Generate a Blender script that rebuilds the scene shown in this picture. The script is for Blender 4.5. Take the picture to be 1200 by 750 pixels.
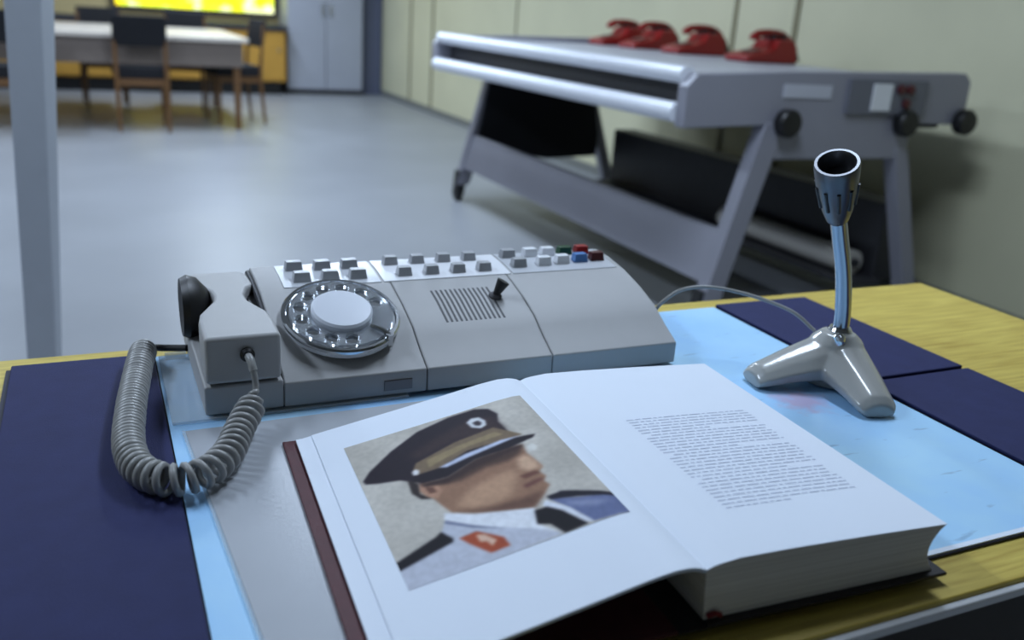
import bpy, bmesh, math, random
import numpy as np
from mathutils import Vector, Matrix
random.seed(7)
for o in list(bpy.data.objects):
    bpy.data.objects.remove(o)
scene = bpy.context.scene
COL = scene.collection

# ------------------------------------------------------------------ camera, light, exposure
R_ = Vector((0.91039117, -0.40896721, 0.06271948))
U_ = Vector((0.07852471, 0.31961827, 0.94428705))
F_ = Vector((0.40622873, 0.85474557, -0.32309168))
cam_data = bpy.data.cameras.new('camera')
cam = bpy.data.objects.new('camera', cam_data)
COL.objects.link(cam)
m4 = Matrix(((R_.x, U_.x, -F_.x, 0), (R_.y, U_.y, -F_.y, 0), (R_.z, U_.z, -F_.z, 1.2), (0, 0, 0, 1)))
cam.matrix_world = m4
cam_data.sensor_width = 36
cam_data.lens = 36 * 1058 / 1200
cam_data.clip_start = 0.02
cam_data.dof.use_dof = True
cam_data.dof.focus_distance = 1.0
cam_data.dof.aperture_fstop = 3.6
scene.camera = cam

world = bpy.data.worlds.new('world')
scene.world = world
world.use_nodes = True
world.node_tree.nodes['Background'].inputs[0].default_value = (0.55, 0.65, 0.8, 1)
world.node_tree.nodes['Background'].inputs[1].default_value = 0.3

# fluorescent ceiling lights: (x, y, watts)
LAMPS = [(1.3, 1.75, 35), (1.3, 5.2, 57), (1.3, 8.4, 50), (1.3, 11.0, 50), (-1.5, 1.75, 36), (-1.6, 5.4, 55),
         (-1.6, 8.4, 50)]
LAMP_COL = (0.69, 0.83, 1.03)
LAMP_Z = 2.78
scene.view_settings.view_transform = 'Standard'
scene.view_settings.look = 'None'
scene.view_settings.gamma = 1
scene.view_settings.use_curve_mapping = False
scene.view_settings.exposure = 0.18

# ------------------------------------------------------------------ helpers
def lin(c):
    return tuple(((v / 255) / 12.92 if v / 255 <= 0.04045 else ((v / 255 + 0.055) / 1.055) ** 2.4) for v in c)

MATS = {}
def mat(name, col, rough=0.5, metal=0.0, vary=0.0, scale=20, bump=0.0, bscale=200, coat=0.0, stretch=None, emit=None, estr=0, trans=0.0, spec=0.5):
    if name in MATS:
        return MATS[name]
    m = bpy.data.materials.new(name)
    m.use_nodes = True
    nt = m.node_tree
    b = nt.nodes['Principled BSDF']
    c = lin(col)
    b.inputs['Base Color'].default_value = (*c, 1)
    b.inputs['Roughness'].default_value = rough
    b.inputs['Metallic'].default_value = metal
    b.inputs['Coat Weight'].default_value = coat
    b.inputs['Specular IOR Level'].default_value = spec
    b.inputs['Transmission Weight'].default_value = trans
    if emit:
        b.inputs['Emission Color'].default_value = (*lin(emit), 1)
        b.inputs['Emission Strength'].default_value = estr
    tc = nt.nodes.new('ShaderNodeTexCoord')
    mp = nt.nodes.new('ShaderNodeMapping')
    nt.links.new(tc.outputs['Object'], mp.inputs[0])
    if stretch:
        mp.inputs['Scale'].default_value = stretch
    if vary:
        n = nt.nodes.new('ShaderNodeTexNoise')
        n.inputs['Scale'].default_value = scale
        n.inputs['Detail'].default_value = 5
        nt.links.new(mp.outputs[0], n.inputs['Vector'])
        r = nt.nodes.new('ShaderNodeValToRGB')
        r.color_ramp.elements[0].position = 0.3
        r.color_ramp.elements[1].position = 0.7
        r.color_ramp.elements[0].color = (*[max(0, v * (1 - vary)) for v in c], 1)
        r.color_ramp.elements[1].color = (*[min(1, v * (1 + vary)) for v in c], 1)
        nt.links.new(n.outputs['Fac'], r.inputs[0])
        nt.links.new(r.outputs[0], b.inputs['Base Color'])
    if bump:
        n2 = nt.nodes.new('ShaderNodeTexNoise')
        n2.inputs['Scale'].default_value = bscale
        nt.links.new(mp.outputs[0], n2.inputs['Vector'])
        bp = nt.nodes.new('ShaderNodeBump')
        bp.inputs['Strength'].default_value = bump
        bp.inputs['Distance'].default_value = 0.002
        nt.links.new(n2.outputs['Fac'], bp.inputs['Height'])
        nt.links.new(bp.outputs[0], b.inputs['Normal'])
    MATS[name] = m
    return m

class MB:
    """collects shapes, builds them as one mesh object"""
    def __init__(self):
        self.v, self.f = [], []
    def add(self, vs, fs):
        n = len(self.v)
        self.v += [tuple(p) for p in vs]
        self.f += [tuple(i + n for i in f) for f in fs]
        return self
    def box(self, x0, x1, y0, y1, z0, z1):
        return self.add([(x0, y0, z0), (x1, y0, z0), (x1, y1, z0), (x0, y1, z0), (x0, y0, z1), (x1, y0, z1), (x1, y1, z1), (x0, y1, z1)],
                        [(0, 3, 2, 1), (4, 5, 6, 7), (0, 1, 5, 4), (1, 2, 6, 5), (2, 3, 7, 6), (3, 0, 4, 7)])
    def hexa(self, a, b):
        """two quads (lists of four points), joined"""
        return self.add(list(a) + list(b), [(0, 3, 2, 1), (4, 5, 6, 7), (0, 1, 5, 4), (1, 2, 6, 5), (2, 3, 7, 6), (3, 0, 4, 7)])
    def prism(self, pts, axis, a, b):
        def P(p, t):
            if axis == 'y': return (p[0], t, p[1])
            if axis == 'x': return (t, p[0], p[1])
            return (p[0], p[1], t)
        n = len(pts)
        vs = [P(p, a) for p in pts] + [P(p, b) for p in pts]
        fs = [tuple(range(n))[::-1], tuple(range(n, 2 * n))] + [(i, (i + 1) % n, n + (i + 1) % n, n + i) for i in range(n)]
        return self.add(vs, fs)
    def tube(self, path, r, seg=12, caps=True):
        path = [Vector(p) for p in path]
        n = len(path)
        rs = r if isinstance(r, (list, tuple)) else [r] * n
        t0 = (path[1] - path[0]).normalized()
        up = Vector((0, 0, 1)) if abs(t0.z) < 0.9 else Vector((1, 0, 0))
        nx = t0.cross(up).normalized()
        vs = []
        for i, p in enumerate(path):
            t = (path[min(i + 1, n - 1)] - path[max(i - 1, 0)]).normalized()
            nx = (nx - t * nx.dot(t)).normalized()
            ny = t.cross(nx)
            for k in range(seg):
                a = 2 * math.pi * k / seg
                vs.append(p + (nx * math.cos(a) + ny * math.sin(a)) * rs[i])
        fs = []
        for i in range(n - 1):
            for k in range(seg):
                fs.append((i * seg + k, i * seg + (k + 1) % seg, (i + 1) * seg + (k + 1) % seg, (i + 1) * seg + k))
        if caps:
            fs.append(tuple(range(seg))[::-1])
            fs.append(tuple((n - 1) * seg + k for k in range(seg)))
        return self.add(vs, fs)
    def lathe(self, prof, seg=32, M=None):
        """prof: (radius, z) about local z; M places it"""
        M = M or Matrix.Identity(4)
        vs, fs = [], []
        for r, z in prof:
            for k in range(seg):
                a = 2 * math.pi * k / seg
                vs.append(M @ Vector((max(r, 1e-5) * math.cos(a), max(r, 1e-5) * math.sin(a), z)))
        n = len(prof)
        for i in range(n - 1):
            for k in range(seg):
                fs.append((i * seg + k, i * seg + (k + 1) % seg, (i + 1) * seg + (k + 1) % seg, (i + 1) * seg + k))
        fs.append(tuple(range(seg))[::-1])
        fs.append(tuple((n - 1) * seg + k for k in range(seg)))
        return self.add(vs, fs)
    def build(self, name, m, parent=None, smooth=True, bevel=0.0, angle=35, seg=2):
        me = bpy.data.meshes.new(name)
        me.from_pydata(self.v, [], self.f)
        bm = bmesh.new(); bm.from_mesh(me)
        bmesh.ops.recalc_face_normals(bm, faces=bm.faces)
        bm.to_mesh(me); bm.free()
        me.materials.append(m)
        if smooth:
            me.shade_smooth()
            me.set_sharp_from_angle(angle=math.radians(angle))
        o = bpy.data.objects.new(name, me)
        COL.objects.link(o)
        if parent:
            o.parent = parent
            o.matrix_parent_inverse = Matrix.Translation(parent.location).inverted() if parent.rotation_euler.z == 0 and parent.type == 'EMPTY' else parent.matrix_basis.inverted()
        if bevel:
            b = o.modifiers.new('bevel', 'BEVEL')
            b.width = bevel; b.segments = seg; b.limit_method = 'ANGLE'; b.angle_limit = math.radians(40)
            b.harden_normals = True
        return o

def tag(o, label=None, cat=None, group=None, kind=None):
    if label: o['label'] = label
    if cat: o['category'] = cat
    if group: o['group'] = group
    if kind: o['kind'] = kind
    return o

def thing(name, loc, label, cat, group=None):
    o = bpy.data.objects.new(name, None)
    COL.objects.link(o)
    o.location = loc
    o.empty_display_size = 0.1
    return tag(o, label, cat, group)

def copy_tree(o, parent=None):
    c = o.copy(); COL.objects.link(c)
    if parent: c.parent = parent
    for ch in list(o.children):
        copy_tree(ch, c)
    return c

def spline(pts, n=12):
    """Catmull-Rom through the points"""
    P = [Vector(p) for p in pts]
    P = [P[0] * 2 - P[1]] + P + [P[-1] * 2 - P[-2]]
    out = []
    for i in range(1, len(P) - 2):
        for k in range(n):
            t = k / n
            a, b, c, d = P[i - 1], P[i], P[i + 1], P[i + 2]
            out.append(0.5 * ((2 * b) + (c - a) * t + (2 * a - 5 * b + 4 * c - d) * t * t + (3 * b - a - 3 * c + d) * t ** 3))
    out.append(P[-2])
    return out

# ------------------------------------------------------------------ materials
def floor_mat():
    m = mat('linoleum', (148, 151, 156), 0.38, vary=0.06, scale=1.6, spec=0.3)
    return m
M_WALL = mat('cream_paint', (206, 203, 172), 0.7, vary=0.04, scale=2.0)
M_CEIL = mat('ceiling_paint', (150, 150, 148), 0.8, vary=0.02)
M_TAN = mat('tan_wall', (196, 178, 130), 0.7, vary=0.04, scale=2)
M_SEAM = mat('wall_seam', (138, 132, 105), 0.7, vary=0.05)
M_GREYMETAL = mat('grey_enamel', (142, 142, 152), 0.42, vary=0.03, scale=4)
M_DECK = mat('pale_deck', (176, 178, 188), 0.35, vary=0.02)
M_ROLL = mat('white_roller', (222, 225, 232), 0.28, vary=0.02)
M_BLACK = mat('black_plastic', (18, 18, 20), 0.45, vary=0.1)
M_BLACKCLOTH = mat('black_cloth', (14, 15, 22), 0.8, vary=0.2, scale=6)
M_DARK = mat('dark_metal', (44, 44, 48), 0.5, vary=0.1)
M_RED = mat('red_plastic', (138, 22, 20), 0.35, vary=0.05)
M_WHITE = mat('white_paint', (228, 230, 234), 0.45, vary=0.02)
M_OAK = None
def oak_mat():
    m = bpy.data.materials.new('oak_veneer'); m.use_nodes = True
    nt = m.node_tree; b = nt.nodes['Principled BSDF']
    tc = nt.nodes.new('ShaderNodeTexCoord'); mp = nt.nodes.new('ShaderNodeMapping')
    mp.inputs['Scale'].default_value = (6, 90, 60)
    nt.links.new(tc.outputs['Object'], mp.inputs[0])
    n = nt.nodes.new('ShaderNodeTexNoise'); n.inputs['Scale'].default_value = 1.6; n.inputs['Detail'].default_value = 7
    n.inputs['Distortion'].default_value = 0.4
    nt.links.new(mp.outputs[0], n.inputs['Vector'])
    n2 = nt.nodes.new('ShaderNodeTexNoise'); n2.inputs['Scale'].default_value = 4
    nt.links.new(tc.outputs['Object'], n2.inputs['Vector'])
    mx = nt.nodes.new('ShaderNodeMath'); mx.operation = 'MULTIPLY_ADD'; mx.inputs[1].default_value = 0.7
    mul = nt.nodes.new('ShaderNodeMath'); mul.operation = 'MULTIPLY'; mul.inputs[1].default_value = 0.35
    nt.links.new(n2.outputs['Fac'], mul.inputs[0]); nt.links.new(n.outputs['Fac'], mx.inputs[0]); nt.links.new(mul.outputs[0], mx.inputs[2])
    r = nt.nodes.new('ShaderNodeValToRGB')
    r.color_ramp.elements[0].position = 0.30; r.color_ramp.elements[0].color = (*lin((166, 138, 56)), 1)
    r.color_ramp.elements[1].position = 0.75; r.color_ramp.elements[1].color = (*lin((222, 202, 102)), 1)
    nt.links.new(mx.outputs[0], r.inputs[0]); nt.links.new(r.outputs[0], b.inputs['Base Color'])
    b.inputs['Roughness'].default_value = 0.42
    return m
M_OAK = oak_mat()
M_CHROME = mat('chrome', (215, 218, 222), 0.12, metal=1.0)
M_STEEL = mat('brushed_steel', (190, 192, 196), 0.28, metal=1.0, vary=0.05)
M_DARKWOOD = mat('dark_desk_panel', (40, 34, 30), 0.5, vary=0.15, stretch=(4, 4, 40))
M_NAVY = mat('navy_leatherette', (40, 44, 84), 0.75, vary=0.08, scale=40, bump=0.35, bscale=700, spec=0.25)
M_NAVYEDGE = mat('navy_board', (22, 24, 48), 0.6)
M_PHONE = mat('grey_phone_plastic', (172, 172, 172), 0.5, vary=0.015, scale=30, bump=0.06, bscale=900, spec=0.3)
M_PHONEDARK = mat('seam_dark', (70, 70, 74), 0.6)
M_KEYWHITE = mat('white_key', (236, 238, 242), 0.25)
M_KEYGREY = mat('grey_key', (168, 170, 174), 0.3)
M_KEYGREEN = mat('green_key', (22, 70, 40), 0.3)
M_KEYRED = mat('red_key', (150, 28, 30), 0.3)
M_KEYDKRED = mat('dark_red_key', (78, 18, 26), 0.3)
M_KEYBLUE = mat('blue_key', (84, 130, 190), 0.3)
M_CORD = mat('grey_cord', (150, 150, 148), 0.4, vary=0.05)
M_PAPER = mat('white_paper', (228, 236, 247), 0.6, vary=0.01, scale=8, spec=0.25)
M_MAROON = mat('maroon_cloth', (74, 22, 30), 0.6, vary=0.12, scale=60)
M_COVERBLACK = mat('cover_black', (24, 18, 24), 0.5, vary=0.1)
M_MICGREY = mat('mic_enamel', (168, 168, 164), 0.22, vary=0.03, coat=0.4)
M_MICHEAD = mat('mic_head_metal', (96, 98, 102), 0.34, metal=0.8)
M_WOODBROWN = mat('brown_wood', (112, 78, 44), 0.45, vary=0.15, scale=8, stretch=(20, 20, 2))
M_OCHRE = mat('ochre_wood', (196, 148, 62), 0.45, vary=0.08, scale=6)

def clear_mat():
    m = bpy.data.materials.new('clear_acrylic'); m.use_nodes = True
    nt = m.node_tree
    b = nt.nodes['Principled BSDF']
    b.inputs['Base Color'].default_value = (0.8, 0.84, 0.86, 1)
    b.inputs['Roughness'].default_value = 0.08
    tr = nt.nodes.new('ShaderNodeBsdfTransparent'); tr.inputs[0].default_value = (0.95, 0.97, 0.97, 1)
    mx = nt.nodes.new('ShaderNodeMixShader'); mx.inputs[0].default_value = 0.3
    nt.links.new(tr.outputs[0], mx.inputs[1]); nt.links.new(b.outputs[0], mx.inputs[2])
    nt.links.new(mx.outputs[0], nt.nodes['Material Output'].inputs['Surface'])
    return m
M_CLEAR = clear_mat()

# ------------------------------------------------------------------ setting
XR, YB, XL, YF, ZC = 3.65, 12.75, -4.6, -2.6, 2.85
def struct(name, mb, m, **k):
    o = mb.build(name, m, smooth=False, **k)
    o['kind'] = 'structure'
    return o
struct('floor', MB().box(XL, XR, YF, YB, -0.1, 0), floor_mat())
struct('ceiling', MB().box(XL, XR, YF, YB, ZC, ZC + 0.1), M_CEIL)
wall_r = struct('wall_right', MB().box(XR, XR + 0.12, YF, YB, 0, ZC), M_WALL)
M_GREYWALL = mat('grey_wall_paint', (160, 162, 160), 0.7, vary=0.04, scale=2)
struct('wall_left', MB().box(XL - 0.12, XL, YF, YB, 0, ZC), M_GREYWALL)
struct('wall_back', MB().box(XL - 0.12, XR + 0.12, YB, YB + 0.12, 0, ZC), M_TAN)
struct('wall_front', MB().box(XL - 0.12, XR + 0.12, YF - 0.12, YF, 0, ZC), M_GREYWALL)
struct('baseboard_right', MB().box(XR - 0.015, XR, YF, YB, 0, 0.07), mat('baseboard_grey', (120, 122, 118), 0.5, vary=0.04))
for i, (y, w) in enumerate([(4.77, 0.03), (4.22, 0.035), (10.3, 0.05), (11.1, 0.05), (8.0, 0.01)]):
    struct('trim_%d' % (i + 1), MB().box(XR - 0.012, XR, y - w / 2, y + w / 2, 0.07, ZC), M_SEAM)

# ceiling lights (out of frame, they light the room)
M_TUBE = mat('light_diffuser', (240, 245, 250), 0.5, emit=(225, 238, 255), estr=4)
LAMP_AT = ['right of the desk', 'over the laminating machine', 'over the right end of the meeting table', 'in front of the grey cabinet',
           'left of the desk', 'left of the laminating machine', 'over the left end of the meeting table']
for i, (x, y, w) in enumerate(LAMPS):
    t = thing('ceiling_light', (x, y, ZC), 'white fluorescent ceiling light ' + LAMP_AT[i], 'ceiling light', 'fluorescent ceiling lights')
    MB().prism([(x - 0.16, LAMP_Z + 0.02), (x + 0.16, LAMP_Z + 0.02), (x + 0.11, ZC), (x - 0.11, ZC)], 'y', y - 0.62, y + 0.62).build('housing', M_WHITE, t)
    MB().box(x - 0.14, x + 0.14, y - 0.6, y + 0.6, LAMP_Z + 0.004, LAMP_Z + 0.02).build('diffuser', M_TUBE, t)
    ld = bpy.data.lights.new('ceiling_lamp', 'AREA')
    ld.shape = 'RECTANGLE'; ld.size = 0.28; ld.size_y = 1.2; ld.energy = w; ld.color = LAMP_COL
    lo = bpy.data.objects.new('lamp', ld); COL.objects.link(lo)
    lo.location = (x, y, LAMP_Z)
    lo.parent = t; lo.matrix_parent_inverse = Matrix.Translation(t.location).inverted()

# ------------------------------------------------------------------ far end of the room
t = thing('storage_cabinet', (2.9, 12.4, 0), 'tall pale grey cabinet in the far corner of the room', 'cabinet')
M_CAB = mat('cabinet_grey', (168, 172, 184), 0.5, vary=0.03, scale=3)
MB().box(2.36, 3.34, 12.66, 12.74, 0.06, 2.1).box(2.36, 2.38, 12.2, 12.66, 0.06, 2.1).box(3.32, 3.34, 12.2, 12.66, 0.06, 2.1).box(2.38, 3.32, 12.2, 12.66, 2.08, 2.1).box(2.38, 3.32, 12.2, 12.66, 0.06, 0.08).build('body', M_CAB, t)
MB().box(2.36, 3.34, 12.24, 12.72, 0, 0.06).build('plinth', M_DARK, t)
for x0, x1, hx in ((2.365, 2.845, 2.80), (2.855, 3.335, 2.90)):
    d = MB().box(x0, x1, 12.18, 12.2, 0.07, 2.09).build('door', M_CAB, t, bevel=0.003)
    MB().box(hx - 0.01, hx + 0.01, 12.15, 12.18, 1.0, 1.14).build('handle', M_STEEL, d)
t = thing('gap_board', (3.5, 12.5, 0), 'dark blue-grey upright board between the grey cabinet and the cream wall', 'panel')
MB().box(3.36, 3.63, 12.3, 12.36, 0.0, 2.2).build('board', mat('slate_blue', (92, 98, 122), 0.5, vary=0.05), t)  # flat dark board filling the gap beside the cabinet
MB().box(3.36, 3.40, 12.28, 12.30, 0.0, 2.2).build('edge_strip', mat('slate_dark', (52, 56, 74), 0.5), t)

t = thing('sideboard', (1.2, 12.4, 0), 'low ochre wooden sideboard with a dark top below the glowing display', 'sideboard')
MB().box(-1.2, 2.3, 12.02, 12.74, 0.16, 0.78).build('body', M_OCHRE, t)
MB().box(-1.23, 2.33, 11.98, 12.74, 0.78, 0.84).build('top', mat('dark_top', (46, 48, 58), 0.4), t, bevel=0.004)
MB().box(-1.15, 2.25, 12.08, 12.7, 0, 0.16).build('plinth', M_BLACK, t)
for k in range(6):
    x0 = -1.19 + k * 0.58
    d = MB().box(x0, x0 + 0.57, 12.0, 12.02, 0.18, 0.77).build('door', M_OCHRE, t, bevel=0.003)
    MB().tube([(x0 + 0.5, 11.985, 0.55), (x0 + 0.5, 12.0, 0.55)], 0.015, 12).build('knob', M_STEEL, d)

def glow_mat():
    m = bpy.data.materials.new('backlit_yellow'); m.use_nodes = True
    nt = m.node_tree; b = nt.nodes['Principled BSDF']
    tc = nt.nodes.new('ShaderNodeTexCoord')
    n = nt.nodes.new('ShaderNodeTexNoise'); n.inputs['Scale'].default_value = 3.2; n.inputs['Detail'].default_value = 3
    nt.links.new(tc.outputs['Object'], n.inputs['Vector'])
    r = nt.nodes.new('ShaderNodeValToRGB')
    e = r.color_ramp.elements
    e[0].position = 0.36; e[0].color = (*lin((214, 170, 10)), 1)
    e[1].position = 0.66; e[1].color = (*lin((250, 250, 190)), 1)
    x = e.new(0.45); x.color = (*lin((250, 235, 10)), 1)
    x = e.new(0.55); x.color = (*lin((214, 232, 40)), 1)
    nt.links.new(n.outputs['Fac'], r.inputs[0])
    nt.links.new(r.outputs[0], b.inputs['Base Color']); nt.links.new(r.outputs[0], b.inputs['Emission Color'])
    b.inputs['Emission Strength'].default_value = 1.1
    return m
t = thing('lit_display', (1.3, 12.7, 0.9), 'glowing yellow-green backlit display panel on the far wall', 'display')
MB().box(0.37, 2.28, 12.69, 12.72, 0.97, 1.9).build('glowing_screen', glow_mat(), t)
fr = MB()
fr.box(0.33, 0.37, 12.66, 12.74, 0.93, 1.94).box(2.28, 2.32, 12.66, 12.74, 0.93, 1.94).box(0.37, 2.28, 12.66, 12.74, 1.9, 1.94).box(0.37, 2.28, 12.66, 12.74, 0.93, 0.97)
fr.build('frame', M_DARK, t)

# meeting table
t = thing('meeting_table', (0.0, 9.7, 0), 'long pale meeting table at the far end of the room', 'table')
TX0, TX1, TY0, TY1 = -2.2, 1.34, 8.7, 10.6
MB().box(TX0, TX1, TY0, TY1, 0.775, 0.815).build('tabletop', mat('pale_tabletop', (214, 204, 192), 0.4, vary=0.04, scale=3), t, bevel=0.006)
MB().box(TX0 + 0.05, TX1 - 0.05, TY0 + 0.05, TY0 + 0.08, 0.56, 0.775).box(TX0 + 0.05, TX1 - 0.05, TY1 - 0.08, TY1 - 0.05, 0.66, 0.775).box(TX1 - 0.09, TX1 - 0.06, TY0 + 0.08, TY1 - 0.08, 0.66, 0.775).build('apron', mat('taupe_apron', (120, 108, 100), 0.5, vary=0.05), t)
for x in (TX0 + 0.1, TX1 - 0.1):
    for y in (TY0 + 0.1, TY1 - 0.1):
        MB().hexa([(x - 0.022, y - 0.022, 0), (x + 0.022, y - 0.022, 0), (x + 0.022, y + 0.022, 0), (x - 0.022, y + 0.022, 0)],
                  [(x - 0.034, y - 0.034, 0.775), (x + 0.034, y - 0.034, 0.775), (x + 0.034, y + 0.034, 0.775), (x - 0.034, y + 0.034, 0.775)]).build('leg', M_WOODBROWN, t)

# chairs: built at the origin facing +y
def make_chair():
    t = thing('meeting_chair', (0, 0, 0), 'x', 'chair', 'chairs around the meeting table')
    MB().prism([(-0.21, -0.2), (0.21, -0.2), (0.23, 0.22), (-0.23, 0.22)], 'z', 0.45, 0.55).build('seat', M_BLACKCLOTH, t, bevel=0.015)
    MB().hexa([(-0.215, -0.235, 0.72), (0.215, -0.235, 0.72), (0.215, -0.205, 0.72), (-0.215, -0.205, 0.72)],
              [(-0.215, -0.275, 0.97), (0.215, -0.275, 0.97), (0.215, -0.245, 0.97), (-0.215, -0.245, 0.97)]).build('backrest', M_BLACKCLOTH, t, bevel=0.012)
    f = MB()
    f.box(-0.2, 0.2, -0.2, -0.175, 0.39, 0.45).box(-0.2, 0.2, 0.175, 0.2, 0.39, 0.45).box(-0.2, -0.175, -0.175, 0.175, 0.39, 0.45).box(0.175, 0.2, -0.175, 0.175, 0.39, 0.45)
    f.build('seat_frame', M_WOODBROWN, t)
    for s in (-1, 1):
        MB().tube([(s * 0.19, 0.2, 0), (s * 0.19, 0.19, 0.45)], [0.014, 0.02], 10).build('leg', M_WOODBROWN, t)
        MB().tube([(s * 0.2, -0.24, 0), (s * 0.2, -0.2, 0.42), (s * 0.2, -0.21, 0.6), (s * 0.2, -0.245, 0.93)], [0.014, 0.02, 0.018, 0.013], 10).build('leg', M_WOODBROWN, t)
    return t
proto = make_chair()
CH = [(0.42, 8.78, 0, 'black chair on the near side of the meeting table, its back to the desk'),
      (1.28, 9.35, 1.75, 'brown-legged chair at the right-hand end of the meeting table'),
      (0.16, 10.62, 3.2, 'black chair on the far side of the meeting table, left of the near chair'),
      (0.95, 10.55, 2.95, 'black chair on the far side of the meeting table, right of the near chair'),
      (-0.55, 8.5, 0.15, 'black chair half hidden behind the pale grey post')]
for i, (x, y, rz, lab) in enumerate(CH):
    c = proto if i == 0 else copy_tree(proto)
    c.location = (x, y, 0); c.rotation_euler = (0, 0, rz); c['label'] = lab

# leaning post near the desk
def lp(a, b, z):
    k = (z - b[2]) / (a[2] - b[2])
    return (b[0] + (a[0] - b[0]) * k, b[1] + (a[1] - b[1]) * k, z)
FL = ((-0.159, 2.40, 1.152), (-0.195, 2.40, 0.313)); FR = ((-0.083, 2.40, 1.157), (-0.129, 2.40, 0.307)); BR = ((-0.057, 2.47, 1.158), (-0.118, 2.47, 0.283))
def post_ring(z):
    a, b, c = lp(*FL, z), lp(*FR, z), lp(*BR, z)
    return [a, b, c, (a[0] + (c[0] - b[0]), a[1] + (c[1] - b[1]), z)]
t = thing('support_post', (-0.2, 2.43, 0), 'slim pale grey square post standing behind the left of the desk', 'post')
MB().hexa(post_ring(0.03), post_ring(2.0)).build('shaft', mat('post_grey', (176, 182, 192), 0.4, vary=0.02), t, bevel=0.004)
MB().box(-0.32, -0.04, 2.33, 2.57, 0.0, 0.03).build('base_plate', M_GREYMETAL, t, bevel=0.004)
q = post_ring(2.0)
MB().box(q[0][0] - 0.01, q[2][0] + 0.01, 2.38, 2.49, 2.0, 2.03).build('cap', M_GREYMETAL, t, bevel=0.004)

# ------------------------------------------------------------------ laminating machine
LY0, LY1 = 2.80, 5.48
t = thing('laminating_machine', (2.6, 4.1, 0), 'large grey roller laminating machine on splayed legs along the right wall', 'machine')
OUT = [(1.95, 0.835), (1.95, 0.985), (1.99, 1.03), (2.45, 1.052), (3.34, 1.072), (3.375, 1.04), (3.38, 0.86), (3.08, 0.865), (3.08, 0.72), (2.33, 0.72), (2.33, 0.85)]
for y0, y1 in ((LY0 - 0.03, LY0 + 0.03), (LY1 - 0.03, LY1 + 0.03)):
    MB().prism(OUT, 'y', y0, y1).build('end_panel', M_GREYMETAL, t, bevel=0.006)
MB().box(2.0, 3.36, LY0 + 0.03, LY1 - 0.03, 0.99, 1.03).build('deck', M_DECK, t, bevel=0.006)
MB().box(2.05, 3.3, LY0 + 0.03, LY1 - 0.03, 0.84, 0.99).build('housing', M_DARK, t)
MB().tube([(1.985, LY0 + 0.03, 1.02), (1.985, LY1 - 0.03, 1.02)], 0.032, 24).build('roller', M_ROLL, t)
MB().tube([(1.965, LY0 + 0.03, 0.885), (1.965, LY1 - 0.03, 0.865)], 0.037, 24).build('roller', M_ROLL, t)
for yy in (LY0, LY1):
    MB().hexa([(2.13, yy - 0.035, 0.11), (2.215, yy - 0.035, 0.11), (2.215, yy + 0.035, 0.11), (2.13, yy + 0.035, 0.11)],
              [(2.325, yy - 0.035, 0.86), (2.42, yy - 0.035, 0.86), (2.42, yy + 0.035, 0.86), (2.325, yy + 0.035, 0.86)]).build('leg', M_GREYMETAL, t, bevel=0.004)
    MB().hexa([(3.235, yy - 0.035, 0.11), (3.31, yy - 0.035, 0.11), (3.31, yy + 0.035, 0.11), (3.235, yy + 0.035, 0.11)],
              [(3.01, yy - 0.035, 0.76), (3.085, yy - 0.035, 0.76), (3.085, yy + 0.035, 0.76), (3.01, yy + 0.035, 0.76)]).build('leg', M_GREYMETAL, t, bevel=0.004)
    for x in (2.15, 3.29):
        c = MB().tube([(x - 0.02, yy, 0.045), (x + 0.02, yy, 0.045)], 0.045, 20).build('castor', M_BLACK, t, bevel=0.004)
        MB().hexa([(x - 0.03, yy - 0.03, 0.04), (x + 0.03, yy - 0.03, 0.04), (x + 0.03, yy + 0.03, 0.04), (x - 0.03, yy + 0.03, 0.04)],
                  [(x - 0.015, yy - 0.03, 0.2), (x + 0.05 if x < 3 else x + 0.0, yy - 0.03, 0.2), (x + 0.05 if x < 3 else x + 0.0, yy + 0.03, 0.2), (x - 0.015, yy + 0.03, 0.2)]).build('castor_fork', M_BLACK, c)
MB().hexa([(2.165, LY0 + 0.03, 0.22), (2.205, LY0 + 0.03, 0.22), (2.205, LY1 - 0.03, 0.22), (2.165, LY1 - 0.03, 0.22)],
          [(2.225, LY0 + 0.03, 0.43), (2.265, LY0 + 0.03, 0.43), (2.265, LY1 - 0.03, 0.43), (2.225, LY1 - 0.03, 0.43)]).build('front_beam', M_GREYMETAL, t, bevel=0.006)
# black hanging sheet inside the far end frame
MB().prism([(2.24, 0.36), (2.33, 0.84), (3.05, 0.84), (3.13, 0.45), (3.13, 0.30), (2.75, 0.28)], 'y', LY1 - 0.06, LY1 - 0.035).build('end_cover', M_BLACKCLOTH, t)
MB().box(3.17, 3.33, LY0 + 0.1, LY1 - 0.2, 0.14, 0.50).build('rear_trough', M_DARK, t, bevel=0.01)
MB().box(2.98, 3.17, LY0 + 0.05, LY1 - 0.2, 0.14, 0.165).build('lower_tray', M_DARK, t, bevel=0.004)
for x, z in ((2.41, 0.862), (3.02, 0.868), (3.355, 0.876)):
    k = MB().lathe([(0.03, 0), (0.052, 0.004), (0.054, 0.04), (0.046, 0.05), (0.02, 0.052)], 28, Matrix.Translation((x, LY0 - 0.03, z)) @ Matrix.Rotation(math.pi / 2, 4, 'X')).build('knob', M_BLACK, t)
MB().tube([(3.38, LY0 - 0.04, 0.86), (3.44, LY0 - 0.04, 0.86)], 0.01, 10).build('crank_pin', M_STEEL, t)
MB().box(2.385, 2.62, LY0 - 0.034, LY0 - 0.03, 0.955, 1.005).build('name_label', mat('pale_label', (188, 190, 200), 0.4), t)
cp = MB().box(2.70, 3.12, LY0 - 0.045, LY0 - 0.03, 0.90, 1.035).build('control_panel', mat('panel_grey', (104, 106, 116), 0.4), t, bevel=0.003)
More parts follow.
